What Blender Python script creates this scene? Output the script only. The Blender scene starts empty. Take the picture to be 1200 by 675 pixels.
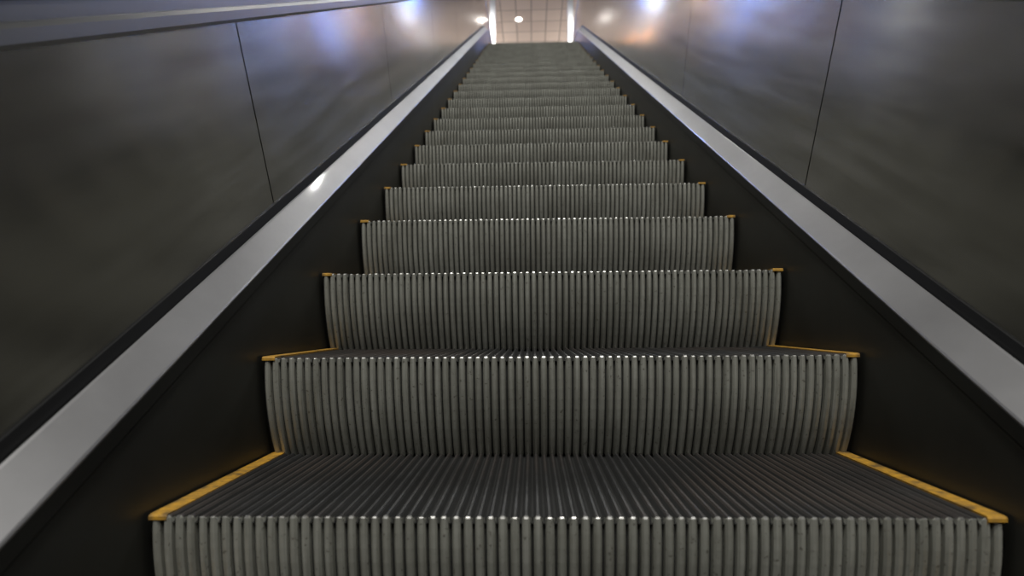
import bpy, math, random
from mathutils import Vector, Matrix
W=1.3
HC=1.33*W          # camera height above lower floor
scene=bpy.context.scene
scene.view_settings.view_transform='Standard'
scene.view_settings.look='None'

# ---------------- materials ----------------
def mat(name, col, rough=.5, metal=0., noise=0., nscale=20., stretch=(1,1,1), emit=None, estr=0., rnoise=0., col2=None, bump=0., aniso=0., uv=False):
    m=bpy.data.materials.new(name); m.use_nodes=True
    nt=m.node_tree; b=nt.nodes['Principled BSDF']
    b.inputs['Base Color'].default_value=(*col,1)
    b.inputs['Roughness'].default_value=rough
    b.inputs['Metallic'].default_value=metal
    if aniso:
        b.inputs['Anisotropic'].default_value=aniso
        tn=nt.nodes.new('ShaderNodeTangent'); tn.direction_type='UV_MAP'; tn.uv_map='UVMap'
        nt.links.new(tn.outputs[0],b.inputs['Tangent'])
    if emit:
        b.inputs['Emission Color'].default_value=(*emit,1)
        b.inputs['Emission Strength'].default_value=estr
    if noise or rnoise or bump:
        tc=nt.nodes.new('ShaderNodeTexCoord'); mp=nt.nodes.new('ShaderNodeMapping')
        mp.inputs['Scale'].default_value=stretch
        nt.links.new(tc.outputs['UV' if uv else 'Object'],mp.inputs['Vector'])
        n=nt.nodes.new('ShaderNodeTexNoise'); n.inputs['Scale'].default_value=nscale
        n.inputs['Detail'].default_value=6; n.inputs['Roughness'].default_value=.65
        nt.links.new(mp.outputs[0],n.inputs['Vector'])
        if noise:
            cr=nt.nodes.new('ShaderNodeValToRGB')
            cr.color_ramp.elements[0].position=.5-noise/2; cr.color_ramp.elements[1].position=.5+noise/2
            c2=col2 if col2 else tuple(c*.55 for c in col)
            cr.color_ramp.elements[0].color=(*c2,1); cr.color_ramp.elements[1].color=(*col,1)
            nt.links.new(n.outputs['Fac'],cr.inputs[0]); nt.links.new(cr.outputs[0],b.inputs['Base Color'])
        if rnoise:
            mr=nt.nodes.new('ShaderNodeMapRange')
            mr.inputs['To Min'].default_value=rough-rnoise; mr.inputs['To Max'].default_value=rough+rnoise
            nt.links.new(n.outputs['Fac'],mr.inputs['Value']); nt.links.new(mr.outputs[0],b.inputs['Roughness'])
        if bump:
            bp=nt.nodes.new('ShaderNodeBump'); bp.inputs['Strength'].default_value=bump; bp.inputs['Distance'].default_value=.002
            nt.links.new(n.outputs['Fac'],bp.inputs['Height']); nt.links.new(bp.outputs[0],b.inputs['Normal'])
    return m
def overlay(m,scale,lo,hi,col,fac=1.):
    nt=m.node_tree; b=nt.nodes['Principled BSDF']
    src=b.inputs['Base Color'].links[0].from_socket
    tc=nt.nodes.new('ShaderNodeTexCoord'); g=nt.nodes.new('ShaderNodeTexNoise'); g.inputs['Scale'].default_value=scale; g.inputs['Detail'].default_value=3
    nt.links.new(tc.outputs['Object'],g.inputs['Vector'])
    r=nt.nodes.new('ShaderNodeMapRange'); r.inputs['From Min'].default_value=lo; r.inputs['From Max'].default_value=hi; r.inputs['To Max'].default_value=fac
    nt.links.new(g.outputs['Fac'],r.inputs['Value'])
    mx=nt.nodes.new('ShaderNodeMix'); mx.data_type='RGBA'
    nt.links.new(r.outputs[0],mx.inputs['Factor']); nt.links.new(src,mx.inputs[6]); mx.inputs[7].default_value=(*col,1)
    nt.links.new(mx.outputs[2],b.inputs['Base Color'])
M_riser=mat('riser_aluminium',(.54,.545,.49),.46,.38,noise=.4,nscale=1,stretch=(80,8,5),col2=(.28,.28,.24),rnoise=.12)
overlay(M_riser,5,.42,.72,(.24,.235,.20),.6)
overlay(M_riser,130,.64,.72,(.09,.08,.06),.7)
M_groove=mat('groove_dark',(.013,.013,.012),.9,0)  # near-black for groove floors, cleat sides and step ends
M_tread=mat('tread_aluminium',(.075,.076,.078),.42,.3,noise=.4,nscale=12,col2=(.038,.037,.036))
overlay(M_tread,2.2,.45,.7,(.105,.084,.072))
M_tip=mat('worn_tip',(.66,.66,.64),.35,.9,noise=.4,nscale=40,col2=(.22,.21,.19))
M_yellow=mat('yellow_demarcation',(.68,.36,.03),.6,0,noise=.35,nscale=45,col2=(.26,.15,.04))
overlay(M_yellow,30,.55,.65,(.06,.05,.035),.7)
M_skirt=mat('skirt_steel',(.058,.058,.051),.45,.3,noise=.4,nscale=5,col2=(.043,.043,.037))
M_deck=mat('deck_aluminium',(.46,.455,.46),.38,.72,noise=.5,nscale=3,col2=(.36,.355,.36),rnoise=.05)
bd=M_deck.node_tree.nodes['Principled BSDF']; bd.inputs['Coat Weight'].default_value=.5; bd.inputs['Coat Roughness'].default_value=.06
M_gasket=mat('black_gasket',(.008,.008,.008),.6)
M_panel=mat('brushed_steel',(.56,.55,.52),.175,1.,noise=.6,nscale=4,stretch=(6,.6,1),col2=(.40,.39,.365),rnoise=.06,aniso=.95,uv=True)
M_trim=mat('trim_steel',(.36,.36,.36),.35,.9)
M_rubber=mat('handrail_rubber',(.012,.012,.012),.35)
M_under=mat('truss_dark',(.01,.01,.01),.9)

# ---------------- mesh helpers ----------------
def mkobj(name,verts,faces,mats,fm=None,parent=None,smooth=False,uvs=None):
    me=bpy.data.meshes.new(name); me.from_pydata([tuple(v) for v in verts],[],faces)
    for m in mats: me.materials.append(m)
    if fm: me.polygons.foreach_set('material_index',fm)
    if smooth: me.polygons.foreach_set('use_smooth',[True]*len(me.polygons))
    if uvs:
        ul=me.uv_layers.new(name='UVMap')
        for lp in me.loops: ul.data[lp.index].uv=uvs[lp.vertex_index]
    me.update()
    o=bpy.data.objects.new(name,me); scene.collection.objects.link(o)
    if parent: o.parent=parent
    return o
def box(name,x0,x1,y0,y1,z0,z1,m,parent=None):
    v=[(x,y,z) for x in (x0,x1) for y in (y0,y1) for z in (z0,z1)]
    f=[(0,1,3,2),(4,6,7,5),(0,4,5,1),(2,3,7,6),(0,2,6,4),(1,5,7,3)]
    return mkobj(name,v,f,[m],parent=parent)
def empty(name,loc=(0,0,0)):
    e=bpy.data.objects.new(name,None); e.location=loc; scene.collection.objects.link(e); return e

# ---------------- escalator path (nosing line), units of W, z=0 is lower floor ----------------
T=math.tan(math.radians(30)); A=math.radians(30)
Y0,Z0=.7205,1.33-.2263
def zline(y): return Z0+(y-Y0)*T
YB=Y0-Z0/T           # lower corner
YT=6.80; ZT=zline(YT) # upper corner
R=1.3
def fillet(yc,zc,turn):
    t=R*math.tan(A/2); pts=[]
    N=14
    for i in range(N+1):
        a=A*i/N
        if turn>0:
            pts.append((yc-t+R*math.sin(a), zc+R*(1-math.cos(a)), a))
        else:
            ang=A-a
            ey=yc+t
            pts.append((ey-R*math.sin(ang), zc-R*(1-math.cos(ang)), ang))
    return pts
path=[(YB-2.3,0,0),(YB-1.2,0,0)]+fillet(YB,0,1)
yy=path[-1][0]
f2=fillet(YT,ZT,-1)
n=24
for i in range(1,n): 
    y=yy+(f2[0][0]-yy)*i/n; path.append((y,zline(y),A))
path+=f2; YE=YT+1.25
path+=[(YT+.8,ZT,0),(YE,ZT,0)]
cum=[0]
for a,b in zip(path,path[1:]): cum.append(cum[-1]+math.hypot(b[0]-a[0],b[1]-a[1]))
def hpath(y):
    for a,b in zip(path,path[1:]):
        if a[0]<=y<=b[0]: return a[1]+(b[1]-a[1])*(y-a[0])/(b[0]-a[0])
    return ZT if y>0 else 0
def at(s):
    s=max(0,min(cum[-1],s))
    for i in range(len(path)-1):
        if s<=cum[i+1]+1e-9:
            t=(s-cum[i])/(cum[i+1]-cum[i]); a,b=path[i],path[i+1]
            return tuple(a[j]+(b[j]-a[j])*t for j in range(3))
def s_of_y(y):
    for i in range(len(path)-1):
        if path[i][0]<=y<=path[i+1][0]:
            return cum[i]+(cum[i+1]-cum[i])*(y-path[i][0])/(path[i+1][0]-path[i][0])
S0=s_of_y(Y0)
def sweep(name,prof,m,parent,s0=None,s1=None,closed=False,smooth=False,caps=True):
    s0=0 if s0 is None else s0; s1=cum[-1] if s1 is None else s1
    ss=[s0]+[c for c in cum if s0+1e-4<c<s1-1e-4]+[s1]
    v=[];f=[];k=len(prof);uv=[]
    for s in ss:
        y,z,a=at(s)
        for X,nn in prof:
            v.append((X*W,(y-nn*math.sin(a))*W,(z+nn*math.cos(a))*W)); uv.append((nn+X*.3,s))
    kk=k if closed else k-1
    for i in range(len(ss)-1):
        for j in range(kk):
            f.append((i*k+j,i*k+(j+1)%k,(i+1)*k+(j+1)%k,(i+1)*k+j))
    if closed and caps:
        f.append(tuple(range(k))[::-1]); f.append(tuple((len(ss)-1)*k+j for j in range(k)))
    return mkobj(name,v,f,[m],parent=parent,smooth=smooth,uvs=uv)

esc=empty('escalator')
# ---------------- steps ----------------
RUN,RISE=.294,.1697
NR=72
def step_mesh():
    random.seed(4)
    half=.5
    p=2*half/NR
    xs=[]
    for i in range(NR):
        x=-half+i*p; jd=random.uniform(-.20,.0); ju=random.uniform(-.035,.035)
        for u,d in ((0,0),(.09,0),(.16,.70),(.34,1),(.66,1),(.84,.70),(.91,0)):
            xs.append((x+(u+(ju if d else 0))*p,d+(jd if d else 0),u))
    xs.append((half,0,0))
    D=.0090
    prof=[]
    rec=.052
    NB=10
    for i in range(NB+1):
        t=1-i/NB
        z=-RISE*t*1.02-.004; y=rec*t**2.1
        dy=-rec*2.1*t**1.1/ RISE
        L=math.hypot(1,dy); prof.append((y+.0,z,-1/L,dy/L,0))
    prof.append((.0,-.003,-1,0,2)); 
    prof.append((.0010,-.0010,-.7,.7,2))
    prof.append((.0025,0,0,1,2))
    prof.append((.010,0,0,1,1))
    LT=RUN+rec+.012
    for i in range(1,4): prof.append((LT*i/3,0,0,1,1))
    v=[];f=[];fm=[]
    nx=len(xs)
    for (y,z,ny,nz,zn) in prof:
        for x,d,u in xs:
            o=D*(d-1)
            xx=x
            if zn==1 and d>0:   # tread cleats are narrower than riser ribs
                cx=x+(.5-u)*p; xx=cx+(x-cx)*.62
            v.append((xx*W,(y+o*ny)*W,(z+o*nz)*W))
    for i in range(len(prof)-1):
        zn=prof[i+1][4]; 
        for j in range(nx-1):
            da,db=xs[j][1],xs[j+1][1]
            f.append((i*nx+j,i*nx+j+1,(i+1)*nx+j+1,(i+1)*nx+j))
            if da==0 and db==0: fm.append(1)
            elif zn==2: fm.append(3 if i>=NB+1 and da>.75 and db>.75 else 0)
            elif zn==1: fm.append(2 if (da>=.4 and db>=.4) else 1)
            else: fm.append(0)
    for sx in (-half,half):
        b=len(v); pr=[(y,z) for y,z,_,_,_ in prof]
        for y,z in pr: v.append((sx*W,(y+.006)*W,(z-.006)*W))
        v.append((sx*W,(LT)*W,(-.03)*W)); v.append((sx*W,(rec+.03)*W,(-RISE)*W))
        k=len(pr)+2
        f.append(tuple(range(b,b+k))); fm.append(1)
    for sg in (-1,1):
        xa,xb=sg*(half-.021),sg*(half+.001)
        pr=[(-.0008,-.005),(-.0008,-.001),(.001,.0012),(.006,.0016),(LT,.0016)]
        b=len(v)
        for y,z in pr:
            v.append((xa*W,y*W,z*W)); v.append((xb*W,y*W,z*W))
        for i in range(len(pr)-1):
            f.append((b+2*i,b+2*i+1,b+2*i+3,b+2*i+2)); fm.append(4)
        for y,z in pr: v.append((xa*W,(y+.004)*W,(z-.008)*W))
        c=b+2*len(pr)
        for i in range(len(pr)-1):
            f.append((b+2*i,b+2*i+2,c+i+1,c+i)); fm.append(4)
    me=bpy.data.meshes.new('step'); me.from_pydata(v,[],f)
    for m in (M_riser,M_groove,M_tread,M_tip,M_yellow): me.materials.append(m)
    me.polygons.foreach_set('material_index',fm); me.update()
    return me
SM=step_mesh()
dz=[.000435,.000425,.000426,.00038,.00035,.00036,.00034,.00034]
ys=[Y0]
for i in range(40):
    d=dz[i] if i<len(dz) else .00036
    ys.append(ys[-1]+705*d/1.032)
down=[Y0-RUN*i for i in range(1,8)][::-1]
allys=[y for y in down if hpath(y)>.05]+[y for y in ys if y<YT+.25]
for i,y in enumerate(allys):
    prev=allys[i-1] if i else y-RUN
    nxt=allys[i+1] if i+1<len(allys) else y+RUN
    rz=max(hpath(y)-hpath(prev),.004)
    o=bpy.data.objects.new('step_%d'%(i+1),SM); scene.collection.objects.link(o); o.parent=esc
    o.location=(0,y*W,hpath(y)*W); o.scale=(1 if i%2 else -1,(nxt-y)/RUN,rz/RISE)
lastY=allys[-1]+.26
box('landing_plate_upper',-.5*W,.5*W,lastY*W,(YE+.9)*W,(ZT-.05)*W,(ZT+.002)*W,M_tread,esc)
box('landing_plate_lower',-.5*W,.5*W,(YB-2.6)*W,(allys[0]+.02)*W,.0,.012,M_tread,esc)
sweep('truss_base',[(-.6,-.38),(.6,-.38),(.6,-.42),(-.6,-.42)],M_under,esc,closed=True)

# ---------------- balustrades ----------------
for sg,side in ((-1,'left'),(1,'right')):
    ptop=.513 if sg<0 else .528
    q=.006 if sg<0 else -.018
    P=lambda pts:[(sg*x,n) for x,n in pts]
    Q=lambda pts:[(sg*x,n+q) for x,n in pts]
    sweep('skirt_'+side,P([(.506,-.38),(.506,.100+q)]),M_skirt,esc)
    sweep('skirt_lip_'+side,Q([(.512,.099),(.512,.103),(.504,.103),(.504,.124),(.508,.124)]),M_skirt,esc)
    dk=[(.520,.120),(.506,.124),(.500,.1265),(.4995,.1290),(.501,.1315),(.538,.158),(.541,.1595),(.5435,.158),(.546,.150),(.546,.13)]
    sweep('deck_'+side,Q(dk),M_deck,esc)
    sweep('gasket_'+side,Q([(.545,.14),(.5465,.152),(.5465,.175),(.556,.175)]),M_gasket,esc)
    sweep('panel_backing_'+side,P([(.556,.13),(.556,ptop+.01)]),M_gasket,esc)
    seams=S0+(.62 if sg<0 else .76)
    ss=[seams+1.16*i for i in range(-6,12)]
    ss=[0]+[s for s in ss if .1<s<cum[-1]-.1]+[cum[-1]]
    for i,(a,b) in enumerate(zip(ss,ss[1:])):
        g=.0022
        sweep('panel_%s_%d'%(side,i+1),P([(.556,.172+q),(.550,.172+q),(.550,ptop),(.556,ptop)]),M_panel,esc,a+g,b-g,closed=True)
    sweep('trim_'+side,P([(.556,ptop-.002),(.546,ptop-.001),(.543,ptop+.004),(.543,ptop+.018),(.546,ptop+.023),(.575,ptop+.024),(.60,ptop+.02),(.60,ptop-.02)]),M_trim,esc)
    sweep('outer_cladding_'+side,P([(.60,ptop+.02),(.602,-.42)]),M_skirt,esc)
    hr=[]
    for i in range(16):
        a=2*math.pi*i/16
        hr.append((.575+.030*math.cos(a),ptop+.058+.016*math.sin(a)))
    sweep('handrail_guide_'+side,P([(.565,ptop+.02),(.565,ptop+.05),(.585,ptop+.05),(.585,ptop+.02)]),M_trim,esc)
    sweep('handrail_'+side,P(hr),M_rubber,esc,closed=True,smooth=True)
    for nm,(yc,zc,d) in {'upper':(YE,ZT,1),'lower':(path[0][0],0,-1)}.items():
        r0=(ptop+.058+.0)/2; zc2=zc+r0
        v=[];f=[];N=16
        for xx in (.550,.60):
            v.append((sg*xx*W,yc*W,zc2*W))
            for i in range(N+1):
                a=-math.pi/2+math.pi*i/N
                v.append((sg*xx*W,(yc+d*math.cos(a)*(r0-.02))*W,(zc2+math.sin(a)*(r0-.02))*W))
        k=N+2
        for i in range(1,N+1):
            f.append((0,i,i+1)); f.append((k,k+i+1,k+i)); f.append((i,k+i,k+i+1,i+1))
        mkobj('newel_%s_%s'%(nm,side),v,f,[M_trim],parent=esc)
        v=[];f=[]
        for i in range(N+1):
            a=math.pi/2-math.pi*i/N
            for j in range(10):
                b=2*math.pi*j/10
                rr=r0+.016*math.sin(b)
                v.append((sg*(.575+.03*math.cos(b))*W,(yc+d*math.cos(a)*rr)*W,(zc2+math.sin(a)*rr)*W))
        for i in range(N):
            for j in range(10):
                f.append((i*10+j,i*10+(j+1)%10,(i+1)*10+(j+1)%10,(i+1)*10+j))
        mkobj('handrail_return_%s_%s'%(nm,side),v,f,[M_rubber],parent=esc,smooth=True)

# ---------------- building ----------------
CH=5.35+1.33-.0
CHm=CH*W; XW=4.2*W; YN=-6*W; YF=17*W; ZU=ZT*W
M_floor=mat('floor_stone',(.08,.078,.074),.35,0,noise=.4,nscale=3)
M_wall=mat('wall_plaster',(.03,.03,.03),.6,0,noise=.3,nscale=2)
M_wallu=mat('wall_upper',(.40,.38,.36),.5,0,noise=.3,nscale=2)
def ceil_mat():
    m=bpy.data.materials.new('ceiling_tiles'); m.use_nodes=True; nt=m.node_tree; b=nt.nodes['Principled BSDF']
    tc=nt.nodes.new('ShaderNodeTexCoord'); br=nt.nodes.new('ShaderNodeTexBrick')
    br.offset=0; br.inputs['Scale'].default_value=1.0; br.inputs['Brick Width'].default_value=.34; br.inputs['Row Height'].default_value=.5
    br.inputs['Mortar Size'].default_value=.012; br.inputs['Mortar Smooth'].default_value=.1
    br.inputs['Color1'].default_value=(.70,.57,.47,1); br.inputs['Color2'].default_value=(.58,.46,.38,1); br.inputs['Mortar'].default_value=(.30,.24,.20,1)
    nt.links.new(tc.outputs['Object'],br.inputs['Vector'])
    nt.links.new(br.outputs['Color'],b.inputs['Base Color']); b.inputs['Roughness'].default_value=.6
    return m
M_ceilU=ceil_mat()
M_ceil=mat('ceiling_dark',(.03,.03,.03),.7)
box('floor',-XW,XW,YN,(YT-.4)*W,-.2,-.001,M_floor)
up=empty('upper_floor_slab')
box('slab_left',-XW,-.62*W,(YT-.2)*W,YF,ZU-.4,ZU,M_floor,up)
box('slab_right',.62*W,XW,(YT-.2)*W,YF,ZU-.4,ZU,M_floor,up)
box('slab_mid',-.62*W,.62*W,(YE+.9)*W,YF,ZU-.4,ZU,M_floor,up)
box('wall_left',-XW-.2,-XW,YN,YF,0,CHm,M_wall)
box('wall_right',XW,XW+.2,YN,YF,0,CHm,M_wall)
box('wall_back',-XW,XW,YN-.2,YN,0,CHm,M_wall)
box('wall_front',-XW,XW,YF,YF+.2,0,CHm,M_wallu)
cl=empty('ceiling')
box('ceiling_lower_part',-XW,XW,YN,9.6*W,CHm,CHm+.2,M_ceil,cl)
box('ceiling_upper_part',-XW,XW,9.6*W,YF,CHm,CHm+.2,M_ceilU,cl)
M_col=mat('column_cladding',(.75,.76,.78),.3,.6)
for sg in (-1,1):
    e=empty('portal_column')
    a,b=sorted((sg*.577*W,sg*.66*W))
    box('shaft',a,b,9.25*W,9.45*W,ZU,CHm,M_col,e)
    a,b=sorted((sg*.567*W,sg*.67*W))
    box('plinth',a,b,9.24*W,9.46*W,ZU,ZU+.15,M_trim,e)

# ---------------- lights ----------------
M_house=mat('fixture_housing',(.3,.3,.3),.4,.5)
def panel_light(x,y,z,sx,sy,power,col,name='ceiling_light'):
    e=empty(name,(x,y,z))
    box('housing',-sx/2-.03,sx/2+.03,-sy/2-.03,sy/2+.03,0,.05,M_house,e)
    l=bpy.data.lights.new('tube','AREA'); l.shape='RECTANGLE'; l.size=sx; l.size_y=sy; l.energy=power; l.color=col
    o=bpy.data.objects.new('tube',l); o.location=(0,0,-.006); scene.collection.objects.link(o); o.parent=e
NEU=(1,.985,.94)
for y,pw in ((-3.6,180),(-1.6,155)):
    for x in (-.45,.45):
        panel_light(x*W,y*W,CHm-.06,.35,.35,pw,NEU)
COOL=(.9,.95,1); BL=(.20,.36,1); OR=(1,.5,.18)
for x,y,pw,c in ((-.35,6.6,12,NEU),(.35,5.0,14,NEU),
                 (-2.2,5.0,45,NEU),(1.9,5.4,45,NEU),(-1.3,6.3,50,NEU),(1.1,6.5,50,COOL),
                 (.7,7.6,50,NEU),(-.8,7.8,50,NEU),(2.2,7.4,70,BL),(-2.0,7.8,70,BL),(-1.5,8.6,12,OR),(1.6,8.4,12,OR),
                 (3.2,6.0,45,NEU),(-3.5,6.8,36,NEU)):
    panel_light(x*W,y*W,CHm-.06,.05,.05,pw,c,'ceiling_spotlight')
for y in (12.2,14.4):
    for x in (-2.6,2.6):
        panel_light(x*W,y*W,CHm-.06,.25,.9,40,(.92,.96,1))
for x in (-1.9,1.9):
    e=empty('ceiling_fill',(x*W,11.5*W,ZU))  # added fill lights on stands, pointed up to brighten the tiled ceiling
    box('fill_stand',-.08,.08,-.08,.08,0,1.0,M_house,e)
    l=bpy.data.lights.new('fill_uplight','AREA'); l.size=.3; l.energy=100; l.color=(1,.95,.9)
    o=bpy.data.objects.new('fill_uplight',l); o.location=(0,0,1.02); o.rotation_euler=(math.pi,0,0); scene.collection.objects.link(o); o.parent=e
M_dl=mat('downlight_lens',(1,1,1),.3,emit=(1,.97,.92),estr=10)
def disc(name,x,y,z,r,m):
    N=24; v=[(x,y,z)]+[(x+r*math.cos(2*math.pi*i/N),y+r*math.sin(2*math.pi*i/N),z) for i in range(N)]
    v+=[(a,b,z+.02) for a,b,_ in v[1:]]
    f=[(0,1+(i+1)%N,1+i) for i in range(N)]+[(1+i,1+(i+1)%N,1+N+(i+1)%N,1+N+i) for i in range(N)]
    return mkobj(name,v,f,[m])
disc('downlight',-.22*W,10.3*W,CHm-.02,.065,M_dl)
M_blue=mat('lens_blue',(.05,.1,.5),.3,emit=(.16,.32,1),estr=130)
M_org=mat('lens_orange',(.5,.2,.05),.3,emit=(1,.40,.10),estr=30)
M_wht=mat('lens_white',(.8,.8,.8),.3,emit=(.88,.93,1),estr=55)
for x,y,r,m in ((-1.0,9.9,.05,M_wht),(1.05,10.0,.05,M_wht),(-1.5,10.4,.14,M_blue),(1.6,10.5,.14,M_blue),
                (-.95,11.1,.14,M_org),(1.0,11.4,.14,M_org),(-1.9,11.2,.10,M_wht),(2.1,11.0,.10,M_wht),
                (-1.2,12.2,.14,M_blue),(1.35,12.3,.14,M_blue),(-2.4,10.2,.14,M_blue),(2.5,10.0,.14,M_org),
                (-.9,13.4,.12,M_wht),(1.0,13.6,.12,M_wht),(-2.1,9.0,.08,M_blue),(2.0,9.0,.08,M_blue),
                (-3.1,9.3,.14,M_blue),(3.2,9.4,.14,M_blue),(-.85,9.5,.05,M_blue),(.9,9.5,.05,M_blue)):
    disc('coloured_downlight',x*W,y*W,CHm-.02,r,m)

w=bpy.data.worlds.new('world'); scene.world=w; w.use_nodes=True
w.node_tree.nodes['Background'].inputs[0].default_value=(.8,.85,1,1); w.node_tree.nodes['Background'].inputs[1].default_value=.02

# ---------------- camera ----------------
cd=bpy.data.cameras.new('camera'); cd.sensor_width=36; cd.lens=705/1200*36; cd.clip_start=.02
cd.dof.use_dof=True; cd.dof.focus_distance=1.5; cd.dof.aperture_fstop=2.8
cam=bpy.data.objects.new('camera',cd); scene.collection.objects.link(cam)
Mx=Matrix.Rotation(math.radians(1.87),4,'Z')@Matrix.Rotation(math.radians(90+3.37),4,'X')@Matrix.Rotation(math.radians(-.45),4,'Z')
Mx.translation=Vector((-.04*W,0,HC)); cam.matrix_world=Mx
scene.camera=cam
